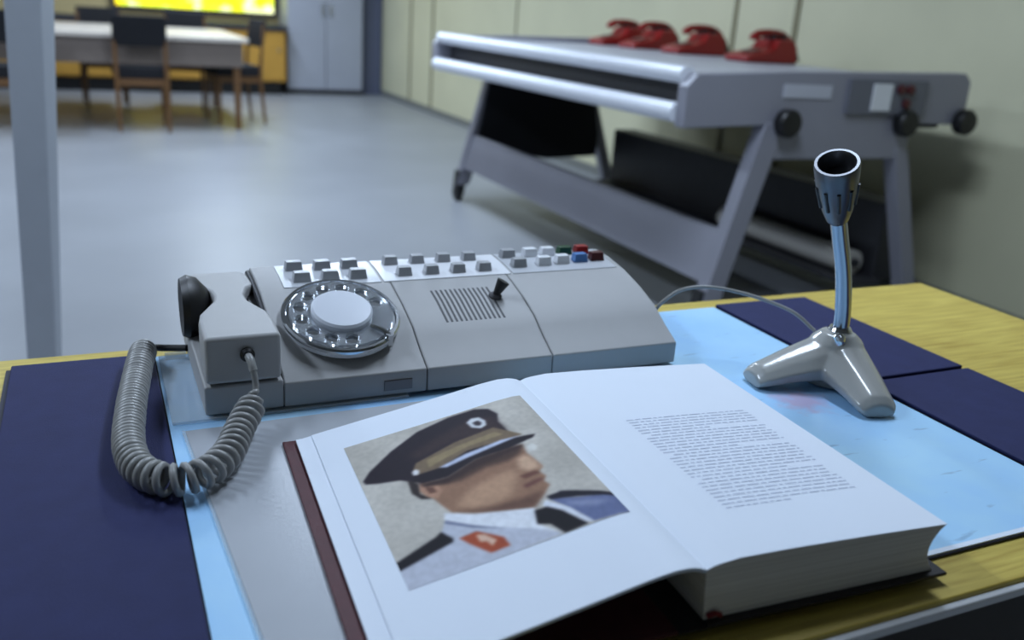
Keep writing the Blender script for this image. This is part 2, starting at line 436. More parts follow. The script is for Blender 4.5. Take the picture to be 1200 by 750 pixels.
MB().box(2.82, 2.92, LY0 - 0.05, LY0 - 0.045, 0.915, 1.02).build('notice', M_WHITE, cp)
for x, z, mm in ((2.965, 1.0, M_KEYDKRED), (3.015, 1.0, M_KEYDKRED), (3.005, 0.945, M_KEYDKRED)):
    MB().lathe([(0.019, 0), (0.02, 0.012), (0.016, 0.016)], 16, Matrix.Translation((x, LY0 - 0.045, z)) @ Matrix.Rotation(math.pi / 2, 4, 'X')).build('push_button', mm, cp)
# paper roll on the tray
rl = thing('paper_roll', (3.08, 3.4, 0.165), 'pale paper roll lying on the tray under the laminating machine', 'paper roll')
MB().tube([(3.09, 2.95, 0.222), (3.09, 3.9, 0.222)], 0.055, 24).build('paper', mat('roll_paper', (196, 192, 184), 0.6, vary=0.03), rl)
MB().tube([(3.09, 2.93, 0.222), (3.09, 3.92, 0.222)], 0.02, 16).build('core', M_DARK, rl)

# four red telephones on the deck, built at the origin, front towards -x
def red_phone():
    t = thing('red_telephone', (0, 0, 0), 'x', 'telephone', 'red telephones on the laminating machine')
    MB().prism([(-0.165, 0), (-0.17, 0.03), (-0.12, 0.045), (-0.04, 0.058), (0.0, 0.075), (0.03, 0.118), (0.125, 0.118), (0.15, 0.08), (0.16, 0)], 'y', -0.095, 0.095).build('body', M_RED, t, bevel=0.012, seg=3)
    MB().lathe([(0.05, 0), (0.05, 0.008), (0.02, 0.01)], 24, Matrix.Translation((-0.075, 0, 0.053)) @ Matrix.Rotation(math.radians(-9), 4, 'Y')).build('dial', M_KEYDKRED, t)
    h = MB().tube(spline([(-0.075, 0, 0.125), (-0.03, 0, 0.142), (0.05, 0, 0.147), (0.12, 0, 0.138), (0.15, 0, 0.12)], 6),
                  [0.014, 0.016, 0.018, 0.019, 0.019, 0.019, 0.019, 0.019, 0.019, 0.019, 0.019, 0.019, 0.019, 0.019, 0.019, 0.019, 0.019, 0.019, 0.018, 0.018, 0.018, 0.018, 0.018, 0.018, 0.018], 14).build('handset', M_RED, t)
    MB().lathe([(0.02, 0.012), (0.031, 0.0), (0.032, -0.03), (0.022, -0.04)], 20, Matrix.Translation((0.145, 0, 0.122))).build('earpiece', M_RED, h)
    MB().lathe([(0.018, 0.012), (0.028, 0.0), (0.027, -0.014), (0.02, -0.02)], 20, Matrix.Translation((-0.062, 0, 0.128))).build('mouthpiece', M_RED, h)
    MB().box(0.03, 0.05, -0.05, 0.05, 0.115, 0.14).box(0.09, 0.11, -0.05, 0.05, 0.115, 0.14).build('cradle', M_BLACK, t, bevel=0.004)
    pth = []
    for k in range(140):
        a = k / 139
        th = a * 2 * math.pi * 12
        cx, cz = 0.172 + 0.04 * a, 0.095 - 0.08 * a
        pth.append((cx + 0.009 * math.cos(th), -0.03 + 0.012 * math.sin(th), cz))
    MB().tube(pth, 0.0042, 6).build('coiled_cord', M_BLACK, t)
    return t
proto = red_phone()
for i, (y, dx, rz, lab) in enumerate([(3.90, 0, 0.03, 'red telephone nearest the control panel end of the laminating machine'),
                               (4.50, 0, -0.03, 'second red telephone from the control panel end of the machine'),
                               (4.98, 0, 0.05, 'third red telephone from the control panel end of the machine'),
                               (5.33, -0.02, 0.0, 'red telephone at the far end of the laminating machine')]):
    c = proto if i == 0 else copy_tree(proto)
    c.location = (3.18 + dx, y, 1.0305); c.rotation_euler = (0, 0, rz); c['label'] = lab

# ------------------------------------------------------------------ desk
DZ = 0.75
t = thing('desk', (0.3, 0.8, 0), 'yellow oak veneered desk filling the foreground', 'desk')
DX0, DX1, DY0, DY1 = -0.9, 1.445, 0.43, 1.203
MB().box(DX0, DX1, DY0, DY1, 0.722, DZ).build('desktop', M_OAK, t, bevel=0.0025)
MB().box(DX0, DX1, DY0 - 0.008, DY0, 0.737, 0.746).build('edge_strip', mat('bright_trim', (228, 230, 234), 0.25, metal=0.35), t, bevel=0.002)
MB().box(DX0, DX1, DY0 - 0.005, DY0, 0.66, 0.737).build('edge_band', M_DARKWOOD, t)
MB().box(DX0 + 0.03, DX1 - 0.03, DY0 + 0.02, DY0 + 0.05, 0.1, 0.722).build('front_panel', M_DARKWOOD, t)
MB().box(DX0 + 0.01, DX0 + 0.05, DY0 + 0.05, DY1 - 0.03, 0, 0.722).build('side_panel', M_DARKWOOD, t)
MB().box(DX1 - 0.05, DX1 - 0.01, DY0 + 0.05, DY1 - 0.03, 0, 0.722).build('side_panel', M_DARKWOOD, t)

# desk pad
PY0, PY1 = 0.478, 1.16
t = thing('desk_pad', (0.5, 0.8, DZ), 'navy blue leatherette desk pad with folded side flaps on the desk', 'desk pad')
MB().box(-0.118, 1.118, PY0, PY1, DZ, DZ + 0.003).build('base_board', M_NAVYEDGE, t, bevel=0.001)
MB().box(-0.112, 0.048, PY0, PY1, DZ + 0.0031, DZ + 0.0085).build('flap', M_NAVY, t, bevel=0.002)
MB().box(0.925, 1.116, PY0, 0.818, DZ + 0.0031, DZ + 0.0085).build('flap', M_NAVY, t, bevel=0.002)
MB().box(0.925, 1.116, 0.826, PY1, DZ + 0.0031, DZ + 0.0085).build('flap', M_NAVY, t, bevel=0.002)

# blue map
def map_mat():
    m = bpy.data.materials.new('sea_map_print'); m.use_nodes = True
    nt = m.node_tree; b = nt.nodes['Principled BSDF']; L = nt.links
    tc = nt.nodes.new('ShaderNodeTexCoord')
    n = nt.nodes.new('ShaderNodeTexNoise'); n.inputs['Scale'].default_value = 7; n.inputs['Detail'].default_value = 6
    L.new(tc.outputs['Object'], n.inputs['Vector'])
    r = nt.nodes.new('ShaderNodeValToRGB'); e = r.color_ramp.elements
    e[0].position = 0.30; e[0].color = (*lin((160, 208, 252)), 1)
    e[1].position = 0.72; e[1].color = (*lin((186, 228, 252)), 1)
    L.new(n.outputs['Fac'], r.inputs[0])
    # thin printed strokes
    mp = nt.nodes.new('ShaderNodeMapping'); mp.inputs['Scale'].default_value = (14, 60, 1)
    L.new(tc.outputs['Object'], mp.inputs[0])
    n2 = nt.nodes.new('ShaderNodeTexNoise'); n2.inputs['Scale'].default_value = 1.2; n2.inputs['Detail'].default_value = 3
    L.new(mp.outputs[0], n2.inputs['Vector'])
    r2 = nt.nodes.new('ShaderNodeValToRGB'); r2.color_ramp.elements[0].position = 0.66; r2.color_ramp.elements[1].position = 0.72
    L.new(n2.outputs['Fac'], r2.inputs[0])
    mx = nt.nodes.new('ShaderNodeMixRGB'); mx.inputs[2].default_value = (*lin((104, 134, 164)), 1)
    k = nt.nodes.new('ShaderNodeMath'); k.operation = 'MULTIPLY'; k.inputs[1].default_value = 0.4
    L.new(r2.outputs[0], k.inputs[0]); L.new(k.outputs[0], mx.inputs[0]); L.new(r.outputs[0], mx.inputs[1])
    # printed reddish land patch
    vm = nt.nodes.new('ShaderNodeVectorMath'); vm.operation = 'DISTANCE'; vm.inputs[1].default_value = (0.795, 0.80, 0.7548)
    L.new(tc.outputs['Object'], vm.inputs[0])
    ns = nt.nodes.new('ShaderNodeTexNoise'); ns.inputs['Scale'].default_value = 60
    L.new(tc.outputs['Object'], ns.inputs['Vector'])
    ad = nt.nodes.new('ShaderNodeMath'); ad.operation = 'MULTIPLY_ADD'; ad.inputs[1].default_value = 0.06
    L.new(ns.outputs['Fac'], ad.inputs[0]); L.new(vm.outputs['Value'], ad.inputs[2])
    r3 = nt.nodes.new('ShaderNodeValToRGB'); r3.color_ramp.elements[0].position = 0.045; r3.color_ramp.elements[0].color = (0.5, 0.5, 0.5, 1)
    r3.color_ramp.elements[1].position = 0.075; r3.color_ramp.elements[1].color = (0, 0, 0, 1)
    L.new(ad.outputs[0], r3.inputs[0])
    mx2 = nt.nodes.new('ShaderNodeMixRGB'); mx2.inputs[2].default_value = (*lin((216, 150, 170)), 1)
    L.new(r3.outputs[0], mx2.inputs[0]); L.new(mx.outputs[0], mx2.inputs[1])
    L.new(mx2.outputs[0], b.inputs['Base Color'])
    b.inputs['Roughness'].default_value = 0.35
    return m
mp_ = thing('map_sheet', (0.5, 0.8, DZ + 0.003), 'pale blue printed map sheet tucked under the flaps of the desk pad', 'map')
MB().box(0.05, 0.92, PY0 + 0.008, PY1 - 0.003, DZ + 0.0031, DZ + 0.0046).build('printed_sheet', map_mat(), mp_)
MB().box(0.05, 0.92, PY0 + 0.002, PY0 + 0.008, DZ + 0.0031, DZ + 0.0046).build('white_margin', M_PAPER, mp_)

# grey folder sheet under the book
t = thing('grey_folder', (0.3, 0.7, DZ + 0.005), 'light grey plastic folder lying under the open book', 'folder')
def rot2(x, y, cx, cy, a):
    return (cx + (x - cx) * math.cos(a) - (y - cy) * math.sin(a), cy + (x - cx) * math.sin(a) + (y - cy) * math.cos(a))
fo = [rot2(x, y, 0.08, 0.66, 0.055) for x, y in ((0.079, 0.51), (0.46, 0.50), (0.46, 0.91), (0.079, 0.925))]
MB().prism(fo, 'z', DZ + 0.0048, DZ + 0.0066).build('cover_sheet', mat('grey_plastic_sheet', (176, 180, 186), 0.3, vary=0.02), t)
fo2 = [rot2(x, y, 0.08, 0.66, 0.055) for x, y in ((0.0755, 0.51), (0.0788, 0.51), (0.0788, 0.925), (0.0755, 0.925))]
MB().prism(fo2, 'z', DZ + 0.0048, DZ + 0.0075).build('edge_bead', M_CLEAR, t)

# clear plate below the telephone
t = thing('acrylic_plate', (0.2, 1.0, DZ + 0.005), 'clear acrylic plate under the handset end of the telephone console', 'plate')
MB().box(0.053, 0.32, 0.944, 1.148, DZ + 0.0048, DZ + 0.0085).build('sheet', M_CLEAR, t, bevel=0.001)
MB().tube([(0.06, 1.13, DZ + 0.014), (0.085, 1.13, DZ + 0.014)], 0.005, 12).build('rolled_edge', M_CLEAR, t)

# ------------------------------------------------------------------ telephone console
PROF = [(0.950, 0.788), (0.980, 0.803), (1.012, 0.822), (1.054, 0.837), (1.100, 0.849), (1.150, 0.856), (1.190, 0.858)]
def prof_z(y):
    return float(np.interp(y, [a for a, b in PROF], [b for a, b in PROF]))
def prof_n(y):
    d = (prof_z(y + 0.01) - prof_z(y - 0.01)) / 0.02
    return Vector((0, -d, 1)).normalized()
def surf_M(x, y, lift=0.0):
    n = prof_n(y)
    ey = Vector((0, n.z, -n.y))
    M = Matrix(((1, 0, 0, x), (0, ey.y, n.y, y), (0, ey.z, n.z, prof_z(y)), (0, 0, 0, 1)))
    return M @ Matrix.Translation((0, 0, lift))
t = thing('telephone_console', (0.4, 1.07, DZ + 0.0085), 'grey rotary telephone console with side handset and rows of keys', 'telephone')
ZB = DZ + 0.0087
SEC = [(0.174, 0.3435), (0.3445, 0.5125), (0.5135, 0.702)]
smoothprof = [(y, prof_z(y)) for y in [0.95, 0.965, 0.98, 0.996, 1.012, 1.033, 1.054, 1.077, 1.1, 1.125, 1.15, 1.17, 1.186]]
def wedge(x0, x1, inset=0.0):
    pts = [(0.950 + inset, ZB)] + [(y + (inset if i == 0 else 0), z - inset) for i, (y, z) in enumerate(smoothprof)] + [(1.196, 0.848), (1.198, ZB)]
    return MB().prism(pts, 'x', x0, x1)
for x0, x1 in SEC:
    wedge(x0, x1).build('body_section', M_PHONE, t, bevel=0.002, angle=30)
wedge(0.17, 0.69, 0.004).build('seam_filler', M_PHONEDARK, t)
# low tray that carries the handset
MB().prism([(0.95, ZB), (0.95, 0.793), (1.06, 0.795), (1.19, 0.795), (1.196, ZB)], 'x', 0.088, 0.1735).build('handset_tray', M_PHONE, t, bevel=0.003)
# front latch plate
MB().box(0.29, 0.325, 0.9485, 0.951, 0.765, 0.778).build('latch_plate', mat('latch_grey', (120, 120, 124), 0.4), t, bevel=0.0008)
# handset: plan outline with finger scoops
HZ0, HZ1 = 0.7955, 0.850
ho = [(0.090, 0.948), (0.171, 0.948), (0.172, 1.0), (0.170, 1.03), (0.163, 1.05), (0.155, 1.075), (0.155, 1.10), (0.162, 1.125), (0.172, 1.14), (0.172, 1.186), (0.166, 1.2),
      (0.104, 1.2), (0.096, 1.19), (0.096, 1.165), (0.106, 1.145), (0.116, 1.12), (0.118, 1.10), (0.115, 1.08), (0.104, 1.055), (0.095, 1.035), (0.091, 1.01)]
h = MB().prism(ho, 'z', HZ0, HZ1).build('handset', M_PHONE, t, bevel=0.005, seg=3)
# dark earpiece cup in the left scoop
MB().lathe([(0.001, -0.024), (0.022, -0.02), (0.036, -0.008), (0.040, 0.004), (0.036, 0.012), (0.026, 0.010), (0.001, 0.004)], 28, Matrix.Translation((0.094, 1.128, 0.828)) @ Matrix.Rotation(-math.pi / 2, 4, 'Y')).build('earpiece_cup', M_BLACK, h)
MB().prism([(1.055, 0.80), (1.055, 0.835), (1.135, 0.838), (1.135, 0.80)], 'x', 0.160, 0.1735).build('grip_gap_shade', M_BLACK, t)  # solid black block stands in for the shade inside the grip gap
MB().lathe([(0.0075, 0), (0.008, 0.004), (0.0055, 0.007)], 18, Matrix.Translation((0.134, 0.948, 0.829)) @ Matrix.Rotation(math.pi / 2, 4, 'X')).build('cord_grommet', M_BLACK, h)

# rotary dial
DM = surf_M(0.2585, 1.032, 0.002) @ Matrix.Scale(1.05, 4)
dial = MB().lathe([(0.066, -0.004), (0.067, 0.002), (0.063, 0.005), (0.058, 0.004), (0.03, 0.004), (0.001, 0.004)], 48, DM).build('dial_base', mat('dial_grey', (226, 229, 233), 0.3), t)
# finger wheel: clear ring with ten holes
def ring_with_holes(R0, R1, hr, rm, angs, z0, z1, M):
    bm = bmesh.new()
    def circle(r, cx, cy, n):
        vs = [bm.verts.new((cx + r * math.cos(2 * math.pi * k / n), cy + r * math.sin(2 * math.pi * k / n), 0)) for k in range(n)]
        return [bm.edges.new((vs[i], vs[(i + 1) % n])) for i in range(n)]
    es = circle(R1, 0, 0, 56) + circle(R0, 0, 0, 40)
    for a in angs:
        es += circle(hr, rm * math.cos(a), rm * math.sin(a), 16)
    bmesh.ops.triangle_fill(bm, edges=es, use_beauty=True)
    for f in [f for f in bm.faces]:
        c = f.calc_center_median()
        bad = c.length < R0 * 0.98 or any((c.x - rm * math.cos(a)) ** 2 + (c.y - rm * math.sin(a)) ** 2 < (hr * 0.9) ** 2 for a in angs)
        if bad: bm.faces.remove(f)
    ret = bmesh.ops.extrude_face_region(bm, geom=list(bm.faces))
    for v in ret['geom']:
        if isinstance(v, bmesh.types.BMVert): v.co.z = z1 - z0
    bmesh.ops.recalc_face_normals(bm, faces=bm.faces)
    for v in bm.verts: v.co = M @ Vector((v.co.x, v.co.y, v.co.z + z0))
    mb = MB()
    bm.verts.index_update()
    mb.v = [tuple(v.co) for v in bm.verts]; mb.f = [tuple(x.index for x in f.verts) for f in bm.faces]
    bm.free()
    return mb
angs = [math.radians(20 + 28 * k) for k in range(10)]
M_WHEEL = mat('wheel_clear_grey', (238, 242, 246), 0.08, trans=0.85, coat=0.3)
wheel = ring_with_holes(0.033, 0.0595, 0.0085, 0.0475, angs, 0.006, 0.0095, DM).build('finger_wheel', M_WHEEL, dial)
MB().lathe([(0.035, 0.004), (0.0355, 0.014), (0.033, 0.0165), (0.02, 0.0172), (0.001, 0.0174)], 40, DM).build('dial_hub', mat('hub_pale', (218, 223, 232), 0.35, spec=0.3), dial)
MB().lathe([(0.0665, 0.001), (0.0685, 0.003), (0.0685, 0.0065), (0.0665, 0.0085), (0.0635, 0.0085), (0.0625, 0.0055)], 56, DM).build('chrome_rim', M_CHROME, dial)
for a in angs:
    MB().lathe([(0.0045, 0.0042), (0.0045, 0.0047)], 12, DM @ Matrix.Translation((0.0475 * math.cos(a), 0.0475 * math.sin(a), 0))).build('number_dot', M_PHONEDARK, dial)
a = math.radians(-48)
MB().tube([DM @ Vector((0.066 * math.cos(a), 0.066 * math.sin(a), 0.010)), DM @ Vector((0.055 * math.cos(a), 0.055 * math.sin(a), 0.013)), DM @ Vector((0.041 * math.cos(a), 0.041 * math.sin(a) , 0.011))], [0.0035, 0.003, 0.0028], 10).build('finger_stop', M_CHROME, dial)
MB().tube([DM @ Vector((0.066 * math.cos(a), 0.066 * math.sin(a), -0.002)), DM @ Vector((0.066 * math.cos(a), 0.066 * math.sin(a), 0.013))], 0.005, 10).build('stop_post', M_CHROME, dial)
# grille slots
for k in range(13):
    x = 0.391 + k * 0.0066
    MB().prism([(1.012, prof_z(1.012) - 0.002), (1.012, prof_z(1.012) + 0.0006), (1.054, prof_z(1.054) + 0.0006), (1.078, prof_z(1.078) + 0.0006), (1.078, prof_z(1.078) - 0.002), (1.054, prof_z(1.054) - 0.002)], 'x', x - 0.0013, x + 0.0013).build('grille_slot', M_PHONEDARK, t, smooth=False)
# toggle switch
KM = surf_M(0.474, 1.055)
sw = MB().lathe([(0.009, -0.002), (0.009, 0.002), (0.006, 0.004)], 18, KM).build('switch_collar', M_PHONEDARK, t)
MB().tube([KM @ Vector((0, 0, 0)), KM @ Vector((0.005, 0.002, 0.011)), KM @ Vector((0.010, 0.004, 0.021))], [0.004, 0.0065, 0.009], 14).build('switch_lever', M_BLACK, sw)
# key strips and keys
MB().prism([(1.108, 0.846), (1.108, prof_z(1.108) + 0.0012), (1.15, prof_z(1.15) + 0.0012), (1.183, prof_z(1.183) + 0.0012), (1.183, 0.846)], 'x', 0.336, 0.52).build('key_strip', M_KEYWHITE, t)
MB().prism([(1.108, 0.846), (1.108, prof_z(1.108) + 0.001), (1.15, prof_z(1.15) + 0.001), (1.183, prof_z(1.183) + 0.001), (1.183, 0.846)], 'x', 0.205, 0.332).build('key_strip', mat('pale_strip', (196, 199, 204), 0.3), t)
MB().prism([(1.108, 0.846), (1.108, prof_z(1.108) + 0.001), (1.15, prof_z(1.15) + 0.001), (1.183, prof_z(1.183) + 0.001), (1.183, 0.846)], 'x', 0.524, 0.692).build('key_strip', mat('pale_strip', (196, 199, 204), 0.3), t)
def key(x, y, m, w=0.021, d=0.016, h=0.0145):
    z = prof_z(y) - 0.002
    MB().hexa([(x - w / 2, y - d / 2, z), (x + w / 2, y - d / 2, z), (x + w / 2, y + d / 2, z), (x - w / 2, y + d / 2, z)],
              [(x - w / 2 + 0.002, y - d / 2 + 0.002, z + h), (x + w / 2 - 0.002, y - d / 2 + 0.002, z + h), (x + w / 2 - 0.002, y + d / 2 - 0.002, z + h), (x - w / 2 + 0.002, y + d / 2 - 0.002, z + h)]).build('key', m, t, bevel=0.001, seg=1)
for x, y in ((0.228, 1.166), (0.265, 1.163), (0.302, 1.163), (0.231, 1.128), (0.268, 1.128), (0.305, 1.128)): key(x, y, M_KEYGREY, 0.024)
for k in range(4):
    key(0.361 + k * 0.039, 1.167, M_KEYGREY)
    key(0.369 + k * 0.039, 1.127, M_KEYGREY)
for x, y, m in ((0.541, 1.17, M_KEYGREY), (0.577, 1.17, M_KEYWHITE), (0.606, 1.17, M_KEYWHITE), (0.635, 1.17, M_KEYGREEN), (0.664, 1.17, M_KEYRED),
                (0.543, 1.133, M_KEYGREY), (0.583, 1.134, M_KEYWHITE), (0.614, 1.136, M_KEYWHITE), (0.645, 1.138, M_KEYBLUE), (0.674, 1.14, M_KEYDKRED)): key(x, y, m, 0.023)
MB().lathe([(0.008, 0), (0.008, 0.006), (0.005, 0.009)], 16, Matrix.Translation((0.702, 1.022, 0.806)) @ Matrix.Rotation(math.pi / 2, 4, 'Y')).build('cable_socket', M_BLACK, t)

# coiled handset cord
cp_ = spline([(0.134, 0.945, 0.829), (0.136, 0.928, 0.822), (0.138, 0.921, 0.800), (0.130, 0.905, 0.785), (0.112, 0.870, 0.776), (0.095, 0.824, 0.775), (0.070, 0.792, 0.775), (0.040, 0.787, 0.775),
              (0.016, 0.815, 0.775), (0.008, 0.870, 0.775), (0.014, 0.96, 0.775), (0.022, 1.03, 0.775), (0.030, 1.09, 0.777), (0.036, 1.125, 0.777)], 60)
arc = [0.0]
for i in range(1, len(cp_)): arc.append(arc[-1] + (cp_[i] - cp_[i - 1]).length)
S0, S1 = 0.045, arc[-1] - 0.004
pts = []
theta = 0.0
Npts = 2600
nx = Vector((1, 0, 0))
prev = None
for k in range(Npts):
    s = arc[-1] * k / (Npts - 1)
    j = max(0, min(len(cp_) - 2, int(np.searchsorted(arc, s)) - 1))
    f = (s - arc[j]) / max(1e-9, arc[j + 1] - arc[j])
    p = cp_[j].lerp(cp_[j + 1], f)
    tg = (cp_[min(j + 2, len(cp_) - 1)] - cp_[max(j - 1, 0)]).normalized()
    nx = (nx - tg * nx.dot(tg)).normalized(); ny = tg.cross(nx)
    # coil opens up near the handset, closes towards the far end
    amp = 0.0125 * min(1, max(0, (s - S0) / 0.02))
    pitch = 0.0118 if s < 0.24 else (0.0088 if s < 0.3 else 0.0074)
    if s > S0: theta += 2 * math.pi * (arc[-1] / (Npts - 1)) / pitch
    pts.append(p + (nx * math.cos(theta) + ny * math.sin(theta)) * amp)
cord = thing('handset_cord', (0.04, 0.9, DZ + 0.0085), 'grey coiled telephone cord looping across the navy pad to the handset', 'cord')
MB().tube(pts, 0.0036, 6).build('coil', M_CORD, cord, angle=80)
MB().tube(spline([(0.134, 0.944, 0.829), (0.1355, 0.934, 0.826), (0.137, 0.926, 0.817)], 6), 0.0045, 12).build('strain_relief', M_CORD, cord)
MB().tube(spline([(0.036, 1.125, 0.777), (0.044, 1.145, 0.772), (0.062, 1.15, 0.768), (0.087, 1.135, 0.771)], 8), 0.0045, 10).build('tail', M_BLACK, cord)

# ------------------------------------------------------------------ open book
BO = Vector((0.400, 0.467, 0)); vdir = Vector((0.045, 1, 0)).normalized(); udir = Vector((vdir.y, -vdir.x, 0))
BH, BW = 0.378, 0.244
Z0 = DZ + 0.0068
def B(u, v, z):
    p = BO + udir * u + vdir * v
    return (p.x, p.y, z)
t = thing('open_book', (0.41, 0.68, Z0), 'thick open white-paged book showing a portrait photograph on its left page', 'book')
def slab(u0, u1, v0, v1, z0, z1):
    q = [(u0, v0), (u1, v0), (u1, v1), (u0, v1)]
    return MB().hexa([B(u, v, z0) for u, v in q], [B(u, v, z1) for u, v in q])
slab(-BW - 0.019, -0.022, -0.007, BH + 0.007, Z0, Z0 + 0.0035).build('cover_board', M_MAROON, t, bevel=0.001)
slab(0.004, BW + 0.007, -0.007, BH + 0.007, Z0, Z0 + 0.0035).build('cover_board', M_COVERBLACK, t, bevel=0.001)
slab(-0.022, 0.004, -0.007, BH + 0.007, Z0, Z0 + 0.002).build('spine', M_COVERBLACK, t)
ZP = Z0 + 0.0037
def rz_(u):      # right page top
    return float(np.interp(u, [0, 0.008, 0.03, 0.08, 0.15, 0.20, 0.246], [0.807, 0.810, 0.8125, 0.812, 0.810, 0.808, 0.806]))
def lz_(u):      # left page top
    xs = [-0.246, -0.225, -0.19, -0.14, -0.09, -0.05, -0.03, -0.015, -0.005, 0]
    zs = [0.7655, 0.770, 0.7775, 0.788, 0.799, 0.808, 0.8115, 0.812, 0.8095, 0.807]
    return float(np.interp(u, xs, zs))
us = [BW * i / 24 for i in range(25)]
def edge_mat():
    m = bpy.data.materials.new('page_edges'); m.use_nodes = True
    nt = m.node_tree; b = nt.nodes['Principled BSDF']; L = nt.links
    tc = nt.nodes.new('ShaderNodeTexCoord'); mp = nt.nodes.new('ShaderNodeMapping'); mp.inputs['Scale'].default_value = (3, 3, 900)
    L.new(tc.outputs['Object'], mp.inputs[0])
    n = nt.nodes.new('ShaderNodeTexNoise'); n.inputs['Scale'].default_value = 1; n.inputs['Detail'].default_value = 2
    L.new(mp.outputs[0], n.inputs['Vector'])
    r = nt.nodes.new('ShaderNodeValToRGB'); r.color_ramp.elements[0].color = (*lin((214, 208, 196)), 1); r.color_ramp.elements[1].color = (*lin((240, 236, 226)), 1)
    r.color_ramp.elements[0].position = 0.3; r.color_ramp.elements[1].position = 0.7
    L.new(n.outputs['Fac'], r.inputs[0]); L.new(r.outputs[0], b.inputs['Base Color'])
    b.inputs['Roughness'].default_value = 0.7
    return m
M_EDGE = edge_mat()
# right page block with hollow fore-edge
cs = [(0.004, ZP)] + [(u, rz_(u) - 0.0006) for u in us]
for k in range(1, 9):
    f = k / 9
    z = (rz_(BW) - 0.0006) * (1 - f) + ZP * f
    cs.append((BW - 0.012 * math.sin(math.pi * f) ** 0.8 - 0.004 * f, z))
cs.append((BW - 0.004, ZP))
n = len(cs)
mb = MB(); mb.add([B(u, 0, z) for u, z in cs] + [B(u, BH, z) for u, z in cs], [tuple(range(n))[::-1], tuple(range(n, 2 * n))] + [(i, (i + 1) % n, n + (i + 1) % n, n + i) for i in range(n)])
mb.build('page_block', M_EDGE, t, smooth=False)
def leaf(u0, u1, fz, v0, v1, off, thick, nu=40):
    vs, fs = [], []
    for i in range(nu + 1):
        u = u0 + (u1 - u0) * i / nu
        z = fz(u) + off
        vs += [B(u, v0, z), B(u, v1, z), B(u, v1, z - thick), B(u, v0, z - thick)]
    for i in range(nu):
        a, b = 4 * i, 4 * i + 4
        fs += [(a, b, b + 1, a + 1), (a + 1, b + 1, b + 2, a + 2), (a + 2, b + 2, b + 3, a + 3), (a + 3, b + 3, b, a)]
    fs += [(0, 1, 2, 3), (4 * nu, 4 * nu + 3, 4 * nu + 2, 4 * nu + 1)]
    return MB().add(vs, fs)
leaf(0.0, BW + 0.0005, rz_, -0.0005, BH + 0.0005, 0, 0.0006).build('right_page', M_PAPER, t, angle=60)
leaf(-BW - 0.006, 0.0, lambda u: lz_(u) - 0.0012, 0.0, BH, 0, 0.0022).build('left_leaves', M_PAPER, t, angle=60)
leaf(-BW + 0.010, 0.0, lz_, -0.0005, BH - 0.001, 0, 0.0008).build('left_page', M_PAPER, t, angle=60)
# ribbon and headband
MB().tube([B(0.006, -0.001, ZP + 0.004), B(0.012, -0.004, ZP + 0.007), B(0.018, -0.002, ZP + 0.003)], 0.0022, 8).build('ribbon', mat('ribbon_red', (130, 24, 34), 0.6), t)

